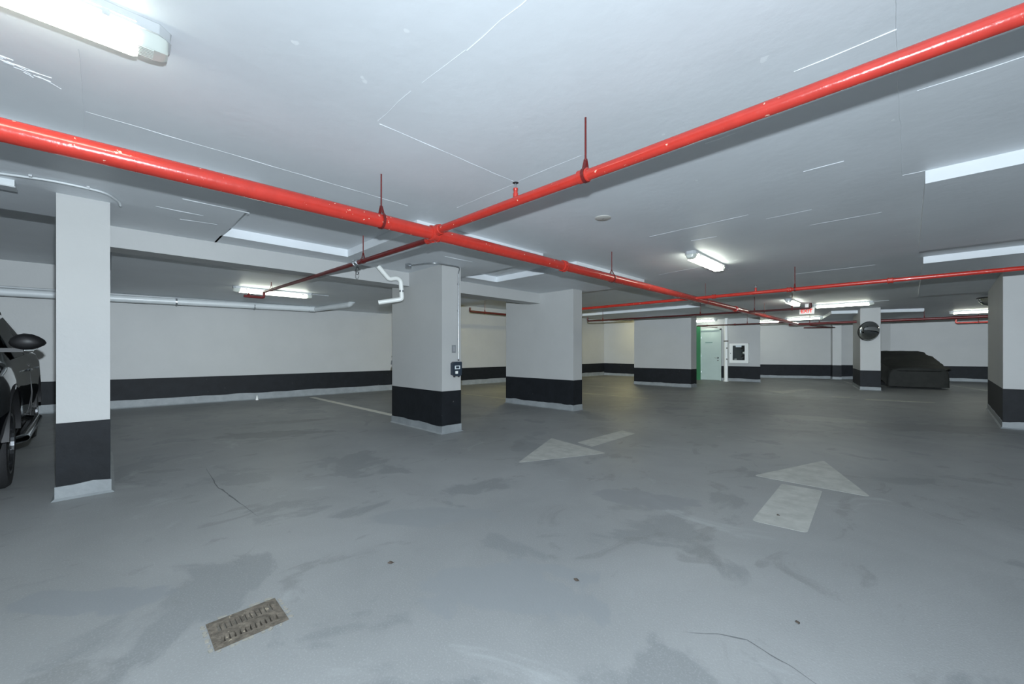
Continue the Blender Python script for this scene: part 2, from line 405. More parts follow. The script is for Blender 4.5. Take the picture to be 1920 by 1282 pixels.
# ------------------------------------------------------------------ red sprinkler pipes
def hanger(parent, p, rad, ztop, mt=DRED, ring_axis='x'):
    """threaded rod, clevis and strap; ring_axis: direction of the pipe it carries"""
    x, y, z = p
    h = obj('hanger_rod', tube(new(), [(x, y, z+rad+.05), (x, y, ztop)], .006, 8), mt, parent)
    bm = new(); n = 20; r = rad+.006
    ax = Vector((1, 0, 0)) if ring_axis == 'x' else Vector((0, 1, 0)); sd = Vector((-ax.y, ax.x, 0))
    pts = [Vector((x, y, z+rad+.055))+sd*.004]
    pts = []
    for i in range(n+1):
        an = R(60)+R(-300)*i/n
        pts.append(Vector((x, y, z))+sd*math.cos(an)*r+Vector((0, 0, 1))*math.sin(an)*r)
    pts = [Vector((x, y, z+rad+.06))+sd*.002]+pts+[Vector((x, y, z+rad+.06))-sd*.002]
    for i in range(len(pts)-1):
        a, b = pts[i], pts[i+1]; d = (b-a)
        if d.length < 1e-5: continue
        obox(bm, (a+b)/2, d, ax, d.cross(ax), d.length*.52, .011, .0018)
    s = obj('hanger_ring', bm, mt, parent)
    obj('nut', lathe(new(), (x, y, z+rad+.05), (0, 0, 1), [(0, .011), (.012, .011)], 6), mt, h)
def collar(parent, p, axis, r, mt, name='pipe_coupling', l=.035):
    a = Vector(axis)
    bm = lathe(new(), Vector(p)-a*l, axis, [(0, r+.004), (.003, r+.012), (l*.5, r+.014), (l*.55, r+.008), (l*1.45, r+.008), (l*1.5, r+.014), (2*l-.003, r+.012), (2*l, r+.004)], 20)
    s = Vector((-a.y, a.x, 0))
    for k in (-1, 1):
        obox(bm, Vector(p)+s*k*(r+.018), a, s, (0, 0, 1), l*.7, .012, .012)
        tube(bm, [Vector(p)+s*k*(r+.02)-Vector((0, 0, .022)), Vector(p)+s*k*(r+.02)+Vector((0, 0, .022))], .006, 8)
    return obj(name, bm, mt, parent)
def sprinkler(parent, p, rad, ztip, mt=RED):
    x, y, z = p
    h = obj('sprinkler_head', lathe(new(), (x, y, z+rad*.7), (0, 0, 1), [(0, .019), (.03, .019), (.032, .015), (.055, .015), (.058, .017), (.066, .017)], 14), mt, parent)
    z0 = z+rad*.7+.066; bm = new()
    for k in (-1, 1): tube(bm, [(x+k*.012, y, z0), (x+k*.011, y, z0+.02), (x, y, ztip)], .0025, 6)
    tube(bm, [(x, y, z0), (x, y, ztip)], .004, 8)
    obj('frame_arms', bm, GALV, h)
    obj('deflector', lathe(new(), (x, y, ztip), (0, 0, 1), [(0, .006), (.001, .022), (.003, .022), (.004, .004)], 16), DARKM, h)
def pipe(name, pts, r, mt, label, parent_loc=None, round_=0):
    t = thing(name, pts[0], label, 'pipe')
    P = arc(pts, round_) if round_ else pts
    obj('pipe_run', tube(new(), P, r, 24), mt, t); return t

ZA = 2.312
XA = -3.03
A = thing('sprinkler_pipe', (XA, -4.5, ZA), 'thick bright red main sprinkler pipe running from left foreground into the distance', 'pipe')
obj('pipe_run', tube(new(), [(XA-.04, -4.5, ZA-.05), (XA-.01, .1, ZA-.008), (XA, 2.06, ZA), (XA, 18.5, ZA+.005)], .056, 28), RED, A)
for y in (3.95, 10.8): collar(A, (XA, y, ZA), (0, 1, 0), .056, RED)
for y in (1.55, 5.08, 8.8, 13.6): hanger(A, (XA, y, ZA), .058, CH, DRED, 'y')
collar(A, (XA, 2.06, ZA), (0, 1, 0), .056, RED, 'branch_tee', .05)
for y in (.1,): obj('paint_joint', lathe(new(), (XA-.01, y, ZA-.008), (0, 1, 0), [(0, .0562), (.001, .0572), (.005, .0572), (.006, .0562)], 24), RED, A)

B = thing('sprinkler_pipe', (-2.9, 2.06, 2.34), 'red branch pipe crossing the upper right foreground with an upright sprinkler head', 'pipe')
obj('pipe_run', tube(new(), [(-2.99, 2.06, 2.335), (-1.4, 2.06, 2.332), (5.5, 2.06, 2.325)], .033, 24), RED, B)
hanger(B, (-1.41, 2.06, 2.335), .037, CH, DRED, 'x')
hanger(B, (2.2, 2.06, 2.33), .037, CH, DRED, 'x')
sprinkler(B, (-2.01, 2.06, 2.337), .035, 2.465)
obj('pipe_sleeve', lathe(new(), (-1.46, 2.06, 2.335), (1, 0, 0), [(0, .036), (.004, .0405), (.07, .0405), (.074, .036)], 24), RED, B)
obj('end_collar', lathe(new(), (-2.98, 2.06, 2.335), (1, 0, 0), [(0, .05), (.02, .05), (.03, .043), (.05, .043), (.054, .036)], 20), RED, B)

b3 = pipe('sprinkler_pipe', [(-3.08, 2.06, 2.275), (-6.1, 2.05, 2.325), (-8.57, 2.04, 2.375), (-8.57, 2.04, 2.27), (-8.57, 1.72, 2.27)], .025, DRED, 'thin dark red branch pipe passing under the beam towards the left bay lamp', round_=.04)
hanger(b3, (-4.45, 2.055, 2.30), .026, 2.588, DRED, 'x'); hanger(b3, (-8.1, 2.043, 2.367), .026, 2.5, DRED, 'x')
obj('sprinkler_head', lathe(new(), (-8.57, 1.80, 2.27), (0, 0, 1), [(0, .02), (.05, .018), (.052, .008), (.075, .008), (.076, .02), (.079, .02)], 12), DRED, b3)
collar(b3, (-4.62, 2.055, 2.303), (1, 0, 0), .025, GALV, 'groove_coupling', .05)
bm = new(); tube(bm, [(-4.75+.045*math.cos(a*.5), 2.12, 2.235+.045*math.sin(a*.5)) for a in range(13)], .004, 6)
tube(bm, [(-4.75, 2.10, 2.29), (-4.75, 2.12, 2.28)], .008, 6)
obj('wire_loop', bm, DARKM, b3)
obj('tee_outlet', lathe(new(), (-3.06, 2.06, 2.275), (-1, 0, 0), [(0, .036), (.08, .036), (.085, .026)], 18), RED, b3)

Cp = pipe('sprinkler_pipe', [(-6.6, 8.15, 2.31), (6.5, 8.15, 2.315)], .03, RED, 'red cross pipe in mid distance running to the right edge above the mirror column')
for x in (-1.37, 2.6): hanger(Cp, (x, 8.15, 2.312), .031, CH, DRED, 'x')
sprinkler(Cp, (-1.95, 8.15, 2.312), .03, 2.44)
for x in (-2.65, -1.45, -.2): collar(Cp, (x, 8.15, 2.312), (1, 0, 0), .03, RED)
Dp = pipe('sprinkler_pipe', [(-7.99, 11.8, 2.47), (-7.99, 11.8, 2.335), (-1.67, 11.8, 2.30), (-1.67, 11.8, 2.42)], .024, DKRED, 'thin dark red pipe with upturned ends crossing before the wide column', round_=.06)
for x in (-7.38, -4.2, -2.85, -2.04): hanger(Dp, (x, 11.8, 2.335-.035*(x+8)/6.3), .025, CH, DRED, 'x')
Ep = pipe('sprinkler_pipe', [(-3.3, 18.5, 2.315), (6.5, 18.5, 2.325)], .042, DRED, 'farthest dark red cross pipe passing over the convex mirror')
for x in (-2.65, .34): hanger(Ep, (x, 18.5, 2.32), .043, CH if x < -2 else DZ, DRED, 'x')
sprinkler(Ep, (-2.36, 18.5, 2.32), .042, 2.46, DRED)
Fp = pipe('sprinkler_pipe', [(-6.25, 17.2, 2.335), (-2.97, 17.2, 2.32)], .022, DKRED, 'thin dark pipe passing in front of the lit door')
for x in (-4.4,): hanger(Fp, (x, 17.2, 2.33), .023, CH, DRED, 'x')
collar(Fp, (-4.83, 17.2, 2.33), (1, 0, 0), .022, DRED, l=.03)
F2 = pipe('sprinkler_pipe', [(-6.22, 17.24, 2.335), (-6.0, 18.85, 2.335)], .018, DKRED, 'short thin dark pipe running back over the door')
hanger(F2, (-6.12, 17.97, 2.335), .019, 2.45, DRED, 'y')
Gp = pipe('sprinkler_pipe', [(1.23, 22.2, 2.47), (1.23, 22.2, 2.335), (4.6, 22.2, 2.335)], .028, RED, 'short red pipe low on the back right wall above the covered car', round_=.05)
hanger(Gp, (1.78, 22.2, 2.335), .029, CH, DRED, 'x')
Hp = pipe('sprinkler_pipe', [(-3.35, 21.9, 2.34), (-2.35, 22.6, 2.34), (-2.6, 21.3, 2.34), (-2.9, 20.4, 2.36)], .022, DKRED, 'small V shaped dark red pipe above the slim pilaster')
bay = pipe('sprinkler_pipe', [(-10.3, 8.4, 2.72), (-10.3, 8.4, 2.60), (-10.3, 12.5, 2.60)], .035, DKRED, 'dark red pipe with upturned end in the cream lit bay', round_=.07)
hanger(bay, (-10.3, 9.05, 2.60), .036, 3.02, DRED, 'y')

# ------------------------------------------------------------------ lamps
def lamp(cx, cy, along, length, zc, label, wd=.15, lit=DIFF, cond=True, group=None):
    """enclosed linear fluorescent fixture; along = 'x' or 'y'; zc = ceiling height"""
    t = thing('ceiling_lamp', (cx, cy, zc), label, 'lamp', group)
    def T(bm):
        if along == 'y': bmesh.ops.rotate(bm, verts=bm.verts, cent=(0, 0, 0), matrix=Matrix.Rotation(R(90), 3, 'Z'))
        bmesh.ops.translate(bm, verts=bm.verts, vec=(cx, cy, zc)); return bm
    def hull(L, W, z0, z1, ch, inset):
        bm = new()
        lo = [(-L, -W+ch), (-L+ch, -W), (L-ch, -W), (L, -W+ch), (L, W-ch), (L-ch, W), (-L+ch, W), (-L, W-ch)]
        a = [bm.verts.new((x, y, z1)) for x, y in lo]; b = [bm.verts.new((x*(1-inset/L*.6), y*(1-inset/W), z0)) for x, y in lo]
        bm.faces.new(a); bm.faces.new(b[::-1])
        for i in range(8): bm.faces.new((a[i], a[(i+1) % 8], b[(i+1) % 8], b[i]))
        return bm
    L = length/2; W = wd/2; ch = .04
    obj('housing', T(hull(L+.006, W+.006, -.045, 0, ch, .002)), FIXT, t, bevel=.004)
    df = obj('diffuser', T(hull(L-.10, W-.002, -.104, -.030, .012, .014)), lit, t, bevel=.010)
    for k in (-1, 1):
        bm = new()
        pr_ = [(L-.105, 1.0), (L-.035, 1.0), (L-.012, .84), (L-.002, .62)]
        prev = None
        for x, s in pr_:
            zz = -.100 if s == 1 else -.100*(.75+.25*s)
            cur = [bm.verts.new((k*x, y*s, z)) for y, z in ((-W+.004, -.044), (-W+.022, zz+.012), (-W+.034, zz), (W-.034, zz), (W-.022, zz+.012), (W-.004, -.044))]
            if prev:
                for j in range(5): bm.faces.new((prev[j], prev[j+1], cur[j+1], cur[j]))
            else: bm.faces.new(cur)
            prev = cur
        bm.faces.new(prev)
        for j in range(7):      # prismatic ribs
            y = -W+.04+j*(wd-.08)/6
            obox(bm, (k*(L-.085), y, -.101), (1, 0, 0), (0, 1, 0), (0, 0, 1), .035, .003, .003)
        e = obj('end_cap', T(bm), ENDC, t, label='clear ribbed end cap')
        bm = new()
        for s in (-1, 1): obox(bm, (k*(L-.2), s*(W+.004), -.045), (1, 0, 0), (0, 1, 0), (0, 0, 1), .012, .005, .014)
        multi('latch', T(bm), GALV, t)
    if cond:
        p = (cx, cy+L+.0, zc-.012) if along == 'y' else (cx+L, cy, zc-.012)
        q = (cx, cy+L+.35, zc-.012) if along == 'y' else (cx+L+.3, cy, zc-.012)
        obj('conduit', tube(new(), [p, q], .009, 8), FIXT, t)
    return t
lamp(-2.42, -.46, 'y', 1.30, CH, 'nearest glowing strip lamp in the top left corner with a clear ribbed end', cond=False)
lamp(-2.22, 6.5, 'y', 1.36, CH, 'glowing strip lamp on the ceiling in mid picture, right of the round cover plate')
lamp(-2.32, 13.55, 'y', 1.36, CH, 'short looking glowing lamp just above the exit sign')
lamp(-1.40, 15.15, 'x', 1.40, CH, 'long glowing lamp right of the exit sign, above the mirror column')
lamp(-3.1, 20.2, 'x', 1.30, CH, 'glowing lamp seen below the exit sign behind the pipe junction')
lamp(-4.7, 21.2, 'x', 1.30, CH, 'farthest glowing lamp strip at the top of the far wall', cond=False)
lamp(-6.35, 18.45, 'x', .95, CH, 'lamp glowing directly above the green framed door', cond=False)
lamp(1.95, 20.9, 'x', 1.9, CH, 'lamp washing the ceiling behind the right hand pipes, above the covered car', cond=False)
lamp(-9.07, 2.35, 'y', 1.40, 2.5, 'glowing lamp in the left bay above the black banded wall')
lamp(-9.55, 17.5, 'x', 1.2, 3.02, 'small looking glowing lamp behind the wide column at the back of the cream bay', cond=False, lit=WARM)
lamp(-8.6, 9.3, 'y', 1.3, 3.02, 'lamp hidden behind the broad bare column, lighting the cream bay', cond=False, lit=WARM)
# small unlit fixture at the left edge
t = thing('junction_box', (-5.0, -.62, DZ), 'pale box fixed to the ceiling at the left edge of the photo', 'box')
obj('box_body', slab([(-5.06, -4.94, -.78, -.52, DZ-.05, DZ)]), PIPEW, t, bevel=.006)
obj('box_lid', slab([(-5.065, -4.935, -.785, -.515, DZ-.058, DZ-.05)]), FIXT, t, bevel=.002)

# conduit curving over the head of the nearest column
t = thing('ceiling_conduit', (-4.78, -1.2, DZ), 'white conduit curving along the ceiling over the nearest column', 'conduit')
obj('conduit_run', tube(new(), arc([(-5.3, -1.2, DZ-.012), (-4.80, -.62, DZ-.012), (-4.70, -.30, DZ-.012), (-4.73, -.02, DZ-.012), (-4.95, .06, DZ-.012), (-5.0, .07, DZ-.03)], .1), .009, 10), PIPEW, t)
bm = new()
for y in (-.42, -.12): obox(bm, (-4.72, y, DZ-.006), (1, 0, 0), (0, 1, 0), (0, 0, 1), .022, .009, .008)
multi('conduit_strap', bm, FIXT, t)

# ceiling cover plate
t = thing('ceiling_cover_plate', (-2.33, 3.73, CH), 'round pale cover plate on the ceiling between the two nearest pipes', 'plate')
obj('disc', lathe(new(), (-2.33, 3.73, CH), (0, 0, -1), [(0, .085), (.006, .085), (.010, .078), (.011, .002)], 28), mat('beige_plate', (.46, .45, .42), .5), t)
obj('screw', lathe(new(), (-2.33, 3.73, CH-.011), (0, 0, -1), [(0, .008), (.003, .006)], 10), GALV, t)

# ------------------------------------------------------------------ grey drain pipe along the left wall
t = thing('drain_pipe', (-11.75, -3, 2.32), 'grey painted drain pipe along the top of the left wall ending in an elbow', 'pipe')
obj('pipe_run', tube(new(), arc([(-11.85, -3.0, 2.33), (-11.75, 0.3, 2.375), (-11.60, 4.0, 2.43)], .1), .075, 20), PIPEW, t)
obj('angled_branch', tube(new(), arc([(-11.60, 4.0, 2.43), (-9.95, 4.25, 2.44), (-9.85, 4.27, 2.52)], .09, 6), .068, 20), PIPEW, t)
obj('upper_line', tube(new(), [(-12.0, -3.0, 2.455), (-11.9, .3, 2.475), (-11.72, 3.9, 2.488)], .022, 10), FIXT, t)
bm = new()
for k in range(4): lathe(bm, (-11.62, 3.82+k*.05, 2.428), (.04, 1, .015), [(0, .078), (.004, .085), (.018, .085), (.022, .078)], 20)
obj('ribbed_coupling', bm, GALV, t)
for y in (-.28, 1.05, 2.55): obj('pipe_clamp', lathe(new(), (-11.77+.03*(y+1), y, 2.365+.013*y), (.04, 1, .01), [(0, .077), (.001, .084), (.03, .084), (.031, .077)], 20), GALV, t)

# insulated zigzag pipe beside the second column
t = thing('zigzag_pipe', (-5.84, 2.93, 2.58), 'silvery white zigzag drain pipe against the beam left of the gas detector column', 'pipe')
obj('pipe_run', tube(new(), arc([(-5.84, 2.93, DZ-.002), (-5.84, 3.12, 2.405), (-5.84, 3.26, 2.44), (-5.84, 3.325, 2.40), (-5.84, 3.345, 2.11), (-5.90, 3.23, 2.085), (-6.0, 3.02, 2.04)], .035), .036, 18), WHP, t)
obj('pipe_clamp', lathe(new(), (-5.84, 3.338, 2.22), (0, 0, 1), [(0, .037), (.001, .041), (.03, .041), (.031, .037)], 18), GALV, t)

# conduit with gas detector
t = thing('steel_conduit', (-5.03, 3.86, 1.1), 'thin steel conduit bending from a ceiling box down to the gas detector', 'conduit')
obj('conduit_run', tube(new(), arc([(-5.35, 3.20, DZ-.03), (-4.93, 3.34, DZ-.03), (-4.90, 3.80, DZ-.03), (-5.035, 3.87, DZ-.09), (-5.035, 3.875, 2.4), (-5.035, 3.875, 1.13)], .12, 6), .0095, 12), GALV, t)
obj('junction_box', obox(new(), (-5.38, 3.19, DZ-.032), (.94, .32, 0), (-.32, .94, 0), (0, 0, 1), .035, .03, .032), GALV, t, bevel=.006)
bm = new()
for z in (2.32, 1.9, 1.45): obox(bm, (-5.041, 3.875, z), (0, 1, 0), (1, 0, 0), (0, 0, 1), .022, .006, .009)
multi('conduit_strap', bm, GALV, t)
obj('connector', lathe(new(), (-5.035, 3.875, 1.115), (0, 0, 1), [(0, .013), (.02, .013), (.024, .010)], 10), DARKM, t)
t = thing('gas_detector', (-5.05, 3.82, .99), 'dark navy gas detector box on the narrow face of the column', 'detector')
pts = [(3.73, .90), (3.765, .885), (3.80, .875), (3.83, .885), (3.85, .875), (3.90, .89), (3.905, 1.08), (3.90, 1.10), (3.76, 1.10), (3.73, 1.075)]
bm = new(); a = [bm.verts.new((-5.048, y, z)) for y, z in pts]; b = [bm.verts.new((-4.985, y, z)) for y, z in pts]
bm.faces.new(a); bm.faces.new(b[::-1])
for i in range(len(pts)): bm.faces.new((a[i], a[(i+1) % len(pts)], b[(i+1) % len(pts)], b[i]))
obj('housing', bm, NAVY, t, bevel=.005)
obj('display_bezel', slab([(-4.986, -4.981, 3.765, 3.865, .985, 1.04)]), LABEL, t, bevel=.002)
obj('display', slab([(-4.982, -4.979, 3.785, 3.845, .998, 1.03)]), NAVY, t)
obj('sticker', slab([(-4.986, -4.983, 3.775, 3.825, .915, .955)]), WHP, t, label='small white square sticker')
for y in (3.78, 3.865): obj('cable_gland', lathe(new(), (-5.02, y, .89), (0, 0, -1), [(0, .02), (.02, .018), (.03, .012)], 10), DARKM, t)
t = thing('wall_plate', (-5.05, 3.79, 1.30), 'small grey rectangular plate on the column above the gas detector', 'plate')
obj('plate_body', slab([(-5.05, -5.040, 3.755, 3.825, 1.24, 1.36)]), PLATE, t, bevel=.003)
obj('plate_insert', slab([(-5.041, -5.036, 3.768, 3.812, 1.26, 1.34)]), mat('plate_inner', (.24, .25, .26), .5), t)
# hose bib behind the same column
t = thing('hose_bib', (-6.57, 3.66, 1.1), 'small metal hose tap on the far edge of the gas detector column', 'tap')
obj('tap_body', tube(new(), arc([(-6.57, 3.62, 1.10), (-6.66, 3.62, 1.10), (-6.69, 3.62, 1.03)], .03), .016, 12), GALV, t)
obj('tap_handle', lathe(new(), (-6.63, 3.62, 1.12), (0, 0, 1), [(0, .008), (.04, .008), (.042, .026), (.055, .026), (.057, .006)], 12), DARKM, t)

# ------------------------------------------------------------------ door, white pipe, hose cabinet
d = thing('door_1', (-6.3, 18.9, 0), 'pale green grey steel door in a green frame beneath the glowing lamp', 'door'); d['kind'] = 'structure'
obj('door_leaf', slab([(-6.70, -5.90, 18.93, 18.975, .01, 2.22)]), DOORM, d, bevel=.004)
bm = slab([(-6.76, -6.70, 18.85, 19.05, 0, 2.28), (-5.90, -5.84, 18.85, 19.05, 0, 2.28), (-6.76, -5.84, 18.85, 19.05, 2.22, 2.28)])
obj('door_frame', bm, DOORM, d)
obj('door_plate', slab([(-6.52, -6.22, 18.922, 18.93, 1.66, 1.69)]), mat('plate_teal', (.12, .22, .19), .5), d)
h = obj('door_handle', tube(new(), arc([(-5.99, 18.93, 1.0), (-5.99, 18.87, 1.0), (-6.11, 18.87, 1.0)], .02), .011, 10), CHROME, d)
obj('rose', lathe(new(), (-5.99, 18.93, 1.0), (0, -1, 0), [(0, .035), (.012, .033), (.013, .012)], 16), DARKM, h)
obj('lock_cylinder', lathe(new(), (-5.99, 18.93, .88), (0, -1, 0), [(0, .028), (.012, .026), (.013, .002)], 14), CHROME, d)
for z in (.35, 1.1, 1.9): obj('hinge', tube(new(), [(-6.70, 18.915, z-.05), (-6.70, 18.915, z+.05)], .011, 8), GALV, d)
t = thing('green_door_panel', (-6.95, 18.2, 0), 'dark green painted side panel on the left of the door', 'panel')
obj('panel_body', prism(new(), [(-6.92, 18.84), (-6.765, 18.84), (-6.62, 18.62), (-6.92, 18.62)], 0, 2.42), GREEN, t, bevel=.004)
obj('panel_edge', slab([(-6.66, -6.62, 18.60, 18.62, 0, 2.42)]), GREEN, t)

t = thing('riser_pipe', (-5.56, 18.58, 0), 'white vertical riser pipe between the door and the hose cabinet', 'pipe')
obj('pipe_run', tube(new(), [(-5.56, 18.58, .0), (-5.56, 18.58, CH)], .078, 24), WHP, t)
obj('pipe_clamp', lathe(new(), (-5.56, 18.58, 1.70), (0, 0, 1), [(0, .079), (.002, .09), (.04, .09), (.042, .079)], 24), RUST, t)
obj('foot_flare', lathe(new(), (-5.56, 18.58, 0), (0, 0, 1), [(0, .10), (.03, .10), (.05, .08)], 24), WHP, t)
for z in (1.42, .95): obj('clamp_bolt', obox(new(), (-5.50, 18.51, z), (1, 0, 0), (0, 1, 0), (0, 0, 1), .02, .02, .03), CHROME, t)

t = thing('hose_cabinet', (-5.13, 18.88, .82), 'white square fire hose cabinet with a glass front on the wall', 'cabinet')
x0, x1, z0, z1, yf = -5.49, -4.76, .79, 1.62, 18.78
gx0, gx1, gz0, gz1 = -5.36, -4.90, .91, 1.53
obj('cabinet_back', slab([(x0+.01, x1-.01, 18.86, 18.895, z0+.01, z1-.01)]), PLATE, t)
bm = slab([(x0, x0+.02, yf+.02, 18.895, z0, z1), (x1-.02, x1, yf+.02, 18.895, z0, z1), (x0, x1, yf+.02, 18.895, z0, z0+.02), (x0, x1, yf+.02, 18.895, z1-.02, z1)])
obj('cabinet_box', bm, WHP, t)
dr = obj('cabinet_door', slab([(x0, gx0, yf, yf+.02, z0, z1), (gx1, x1, yf, yf+.02, z0, z1), (gx0, gx1, yf, yf+.02, z0, gz0), (gx0, gx1, yf, yf+.02, gz1, z1)]), WHP, t)
GL = mat('cabinet_glass', (.75, .8, .8), .03, spec=.6)
GL.node_tree.nodes['Principled BSDF'].inputs['Transmission Weight'].default_value = 1
obj('glass_pane', slab([(gx0, gx1, yf+.008, yf+.012, gz0, gz1)]), GL, dr)
obj('door_latch', lathe(new(), (x0+.05, yf, 1.2), (0, -1, 0), [(0, .018), (.015, .018), (.016, .006)], 12), DARKM, dr)
obj('label_strip', slab([(-5.24, -5.02, yf-.004, yf, 1.46, 1.54)]), LABEL, dr, label='pale label strip at the top of the glass')
bm = new()
for k in range(9):
    z = gz0+.05+k*.055; tube(bm, [(-5.0+.05*math.sin(k*2.1), 18.83, z), (-4.88, 18.83, z+.03)], .022, 8)
obj('folded_hose', bm, HOSE, t)
obj('hose_valve', lathe(new(), (-4.94, 18.82, 1.22), (0, -1, 0), [(0, .07), (.02, .07), (.03, .03), (.036, .01)], 16), WHP, t)
obj('hose_nozzle', lathe(new(), (-5.32, 18.82, .95), (1, 0, 0), [(0, .02), (.08, .035), (.1, .035)], 12), WHP, t)

# ------------------------------------------------------------------ exit sign
t = thing('exit_sign', (-2.18, 14.72, CH), 'white exit sign with red lettering hanging from the ceiling', 'sign')
obj('sign_box', slab([(-2.36, -2.00, 14.70, 14.76, 2.385, 2.575)]), SIGNW, t, bevel=.005)
obj('sign_stem', slab([(-2.22, -2.14, 14.71, 14.75, 2.575, CH)]), SIGNW, t)
cu = bpy.data.curves.new('lettering', 'FONT'); cu.body = 'EXIT'; cu.size = .16; cu.extrude = .002; cu.align_x = 'CENTER'; cu.offset = .003
cu.materials.append(SIGNR)
_tmp = bpy.data.objects.new('tmp', cu); link(_tmp); bpy.context.view_layer.update()
_me = bpy.data.meshes.new_from_object(_tmp.evaluated_get(bpy.context.evaluated_depsgraph_get())); bpy.data.objects.remove(_tmp)
o = bpy.data.objects.new('lettering', _me); link(o); o.parent = t; o.rotation_euler = (R(90), 0, 0); o.location = (0, -.024, 2.425-CH); o.scale = (.88, 1, 1)
o['label'] = 'red letters reading EXIT'

# ------------------------------------------------------------------ mirrors
def convex(name, c, nrm, r, depth, label, z_b=None):
    t = thing(name, c, label, 'mirror'); c = Vector(c); nrm = Vector(nrm).normalized()
    prof = [(depth*math.cos(a)-depth*0, r*math.sin(a)) for a in [math.pi/2*i/12 for i in range(12, 0, -1)]]
    rim = [(-.02, r-.03), (-.02, r+.012), (.006, r+.012), (.010, r-.006), (.004, r-.012)]
    obj('rim', lathe(new(), c, nrm, rim, 40), PLAST, t)
    obj('mirror_dome', lathe(new(), c, nrm, prof+[(depth, .001)], 40), MIRR, t, smooth=80)
    return t
mc = Vector((-.93, 17.29, 1.925))
nv = Vector((.60, -.78, -.16)).normalized()
t = convex('convex_mirror', mc, nv, .305, .10, 'round convex traffic mirror with dark rim fixed high on the column')
obj('mount_arm', tube(new(), arc([tuple(mc-nv*.02), tuple(mc-nv*.06), (-.95, 17.50, 1.95)], .03), .02, 10), GALV, t)
obj('mount_plate', obox(new(), (-.95, 17.475, 1.95), (.988, .156, 0), (-.156, .988, 0), (0, 0, 1), .06, .012, .08), GALV, t)
obj('column_tag', obox(new(), (-1.16, 17.6, 1.48), (-.156, .988, 0), (.988, .156, 0), (0, 0, 1), .06, .006, .06), PLATE, t)
t = thing('dome_mirror', (1.50, 15.42, CH), 'dark ceiling dome mirror half hidden behind the right hand column', 'mirror')
obj('dome', lathe(new(), (1.50, 15.42, 2.60), (0, 0, -1), [(.0, .29)]+[(.21*math.sin(a), .29*math.cos(a)) for a in [math.pi/2*i/8 for i in range(1, 8)]]+[(.21, .002)], 32), MIRR, t, smooth=80)
obj('dome_rim', lathe(new(), (1.50, 15.42, 2.61), (0, 0, -1), [(0, .30), (.015, .31), (.025, .30)], 32), PLAST, t)
obj('dome_stem', lathe(new(), (1.50, 15.42, CH), (0, 0, -1), [(0, .06), (.01, .06), (.012, .02), (.09, .02)], 14), GALV, t)

# ------------------------------------------------------------------ floor markings
def paint(pts, name, mt, parent=None, z=.0015, rnd=0):
    if rnd: 
        P = [Vector((*p, 0)) for p in pts]; n = len(P); out = []
        for i in range(n):
            a = P[i-1]-P[i]; b = P[(i+1) % n]-P[i]; p, q = P[i]+a.normalized()*rnd, P[i]+b.normalized()*rnd
            for k in range(5):
                t_ = k/4; v = p*(1-t_)**2+P[i]*2*t_*(1-t_)+q*t_*t_; out.append((v.x, v.y))
        pts = out
    return obj(name, prism(new(), pts, 0, z), mt, parent)
t = thing('painted_arrow', (-.7, 4.5, 0), 'worn white painted arrow in the right foreground pointing away', 'road marking')
paint([(-1.12, 4.60), (-.70, 5.80), (-.235, 4.63)], 'arrow_head', LINE, t, rnd=.05)
paint([(-.86, 4.50), (-.555, 4.53), (-.50, 3.40), (-.83, 3.36)], 'arrow_shaft', LINE, t, rnd=.04)
t = thing('painted_arrow', (-3.1, 4.5, 0), 'worn white painted arrow between the columns pointing towards the camera', 'road marking')
paint([(-3.14, 3.26), (-3.69, 4.53), (-2.66, 4.33)], 'arrow_head', LINE, t, rnd=.04)
paint([(-3.26, 4.57), (-2.98, 4.50), (-2.98, 5.68), (-3.25, 5.76)], 'arrow_shaft', LINE, t, rnd=.02)
t = thing('painted_arrow', (-2.7, 15.3, 0), 'faint distant painted arrow on the floor before the far wall', 'road marking')
paint([(-3.40, 15.15), (-2.70, 14.30), (-2.5, 15.3)], 'arrow_head', LINE, t)
paint([(-2.95, 15.3), (-2.62, 15.3), (-2.2, 16.6), (-2.5, 16.6)], 'arrow_shaft', LINE, t)
def pline(x0, x1, y, label, wd=.05, mt=LINE, dy=0):
    tag(paint([(x0, y-wd), (x1, y-wd+dy), (x1, y+wd+dy), (x0, y+wd)], 'parking_line', mt), label, 'road marking')
pline(-11.75, -6.55, 3.96, 'white parking line running from the left wall to the gas detector column', wd=.07, mt=LINEW)
pline(-11.0, -7.1, 7.5, 'yellowish parking line reaching the broad bare column', mt=LINEY)
pline(-11.5, -5.0, 10.15, 'faint yellowish parking line in front of the back corner', mt=LINEY, dy=.1)
pline(-11.3, -6.9, 12.6, 'faint parking line in the back of the cream bay', mt=LINEY)
tag(paint([(1.02, 22.45), (1.12, 22.5), (1.95, 19.9), (1.85, 19.85)], 'parking_line', LINE), 'white parking line right of the covered car', 'road marking')
tag(paint([(-2.02, 22.2), (-1.94, 22.25), (-1.50, 20.4), (-1.58, 20.35)], 'parking_line', LINE), 'short white line left of the mirror column', 'road marking')
tag(paint([(-.85, 14.2), (-.80, 14.0), (.45, 14.35), (.40, 14.5)], 'parking_line', LINEY), 'faded pale line on the floor before the covered car', 'road marking')
tag(paint([(-1.55, 14.35), (-1.52, 14.2), (-1.15, 14.3), (-1.18, 14.45)], 'parking_line', LINEY), 'short faded dash of paint before the mirror column', 'road marking')

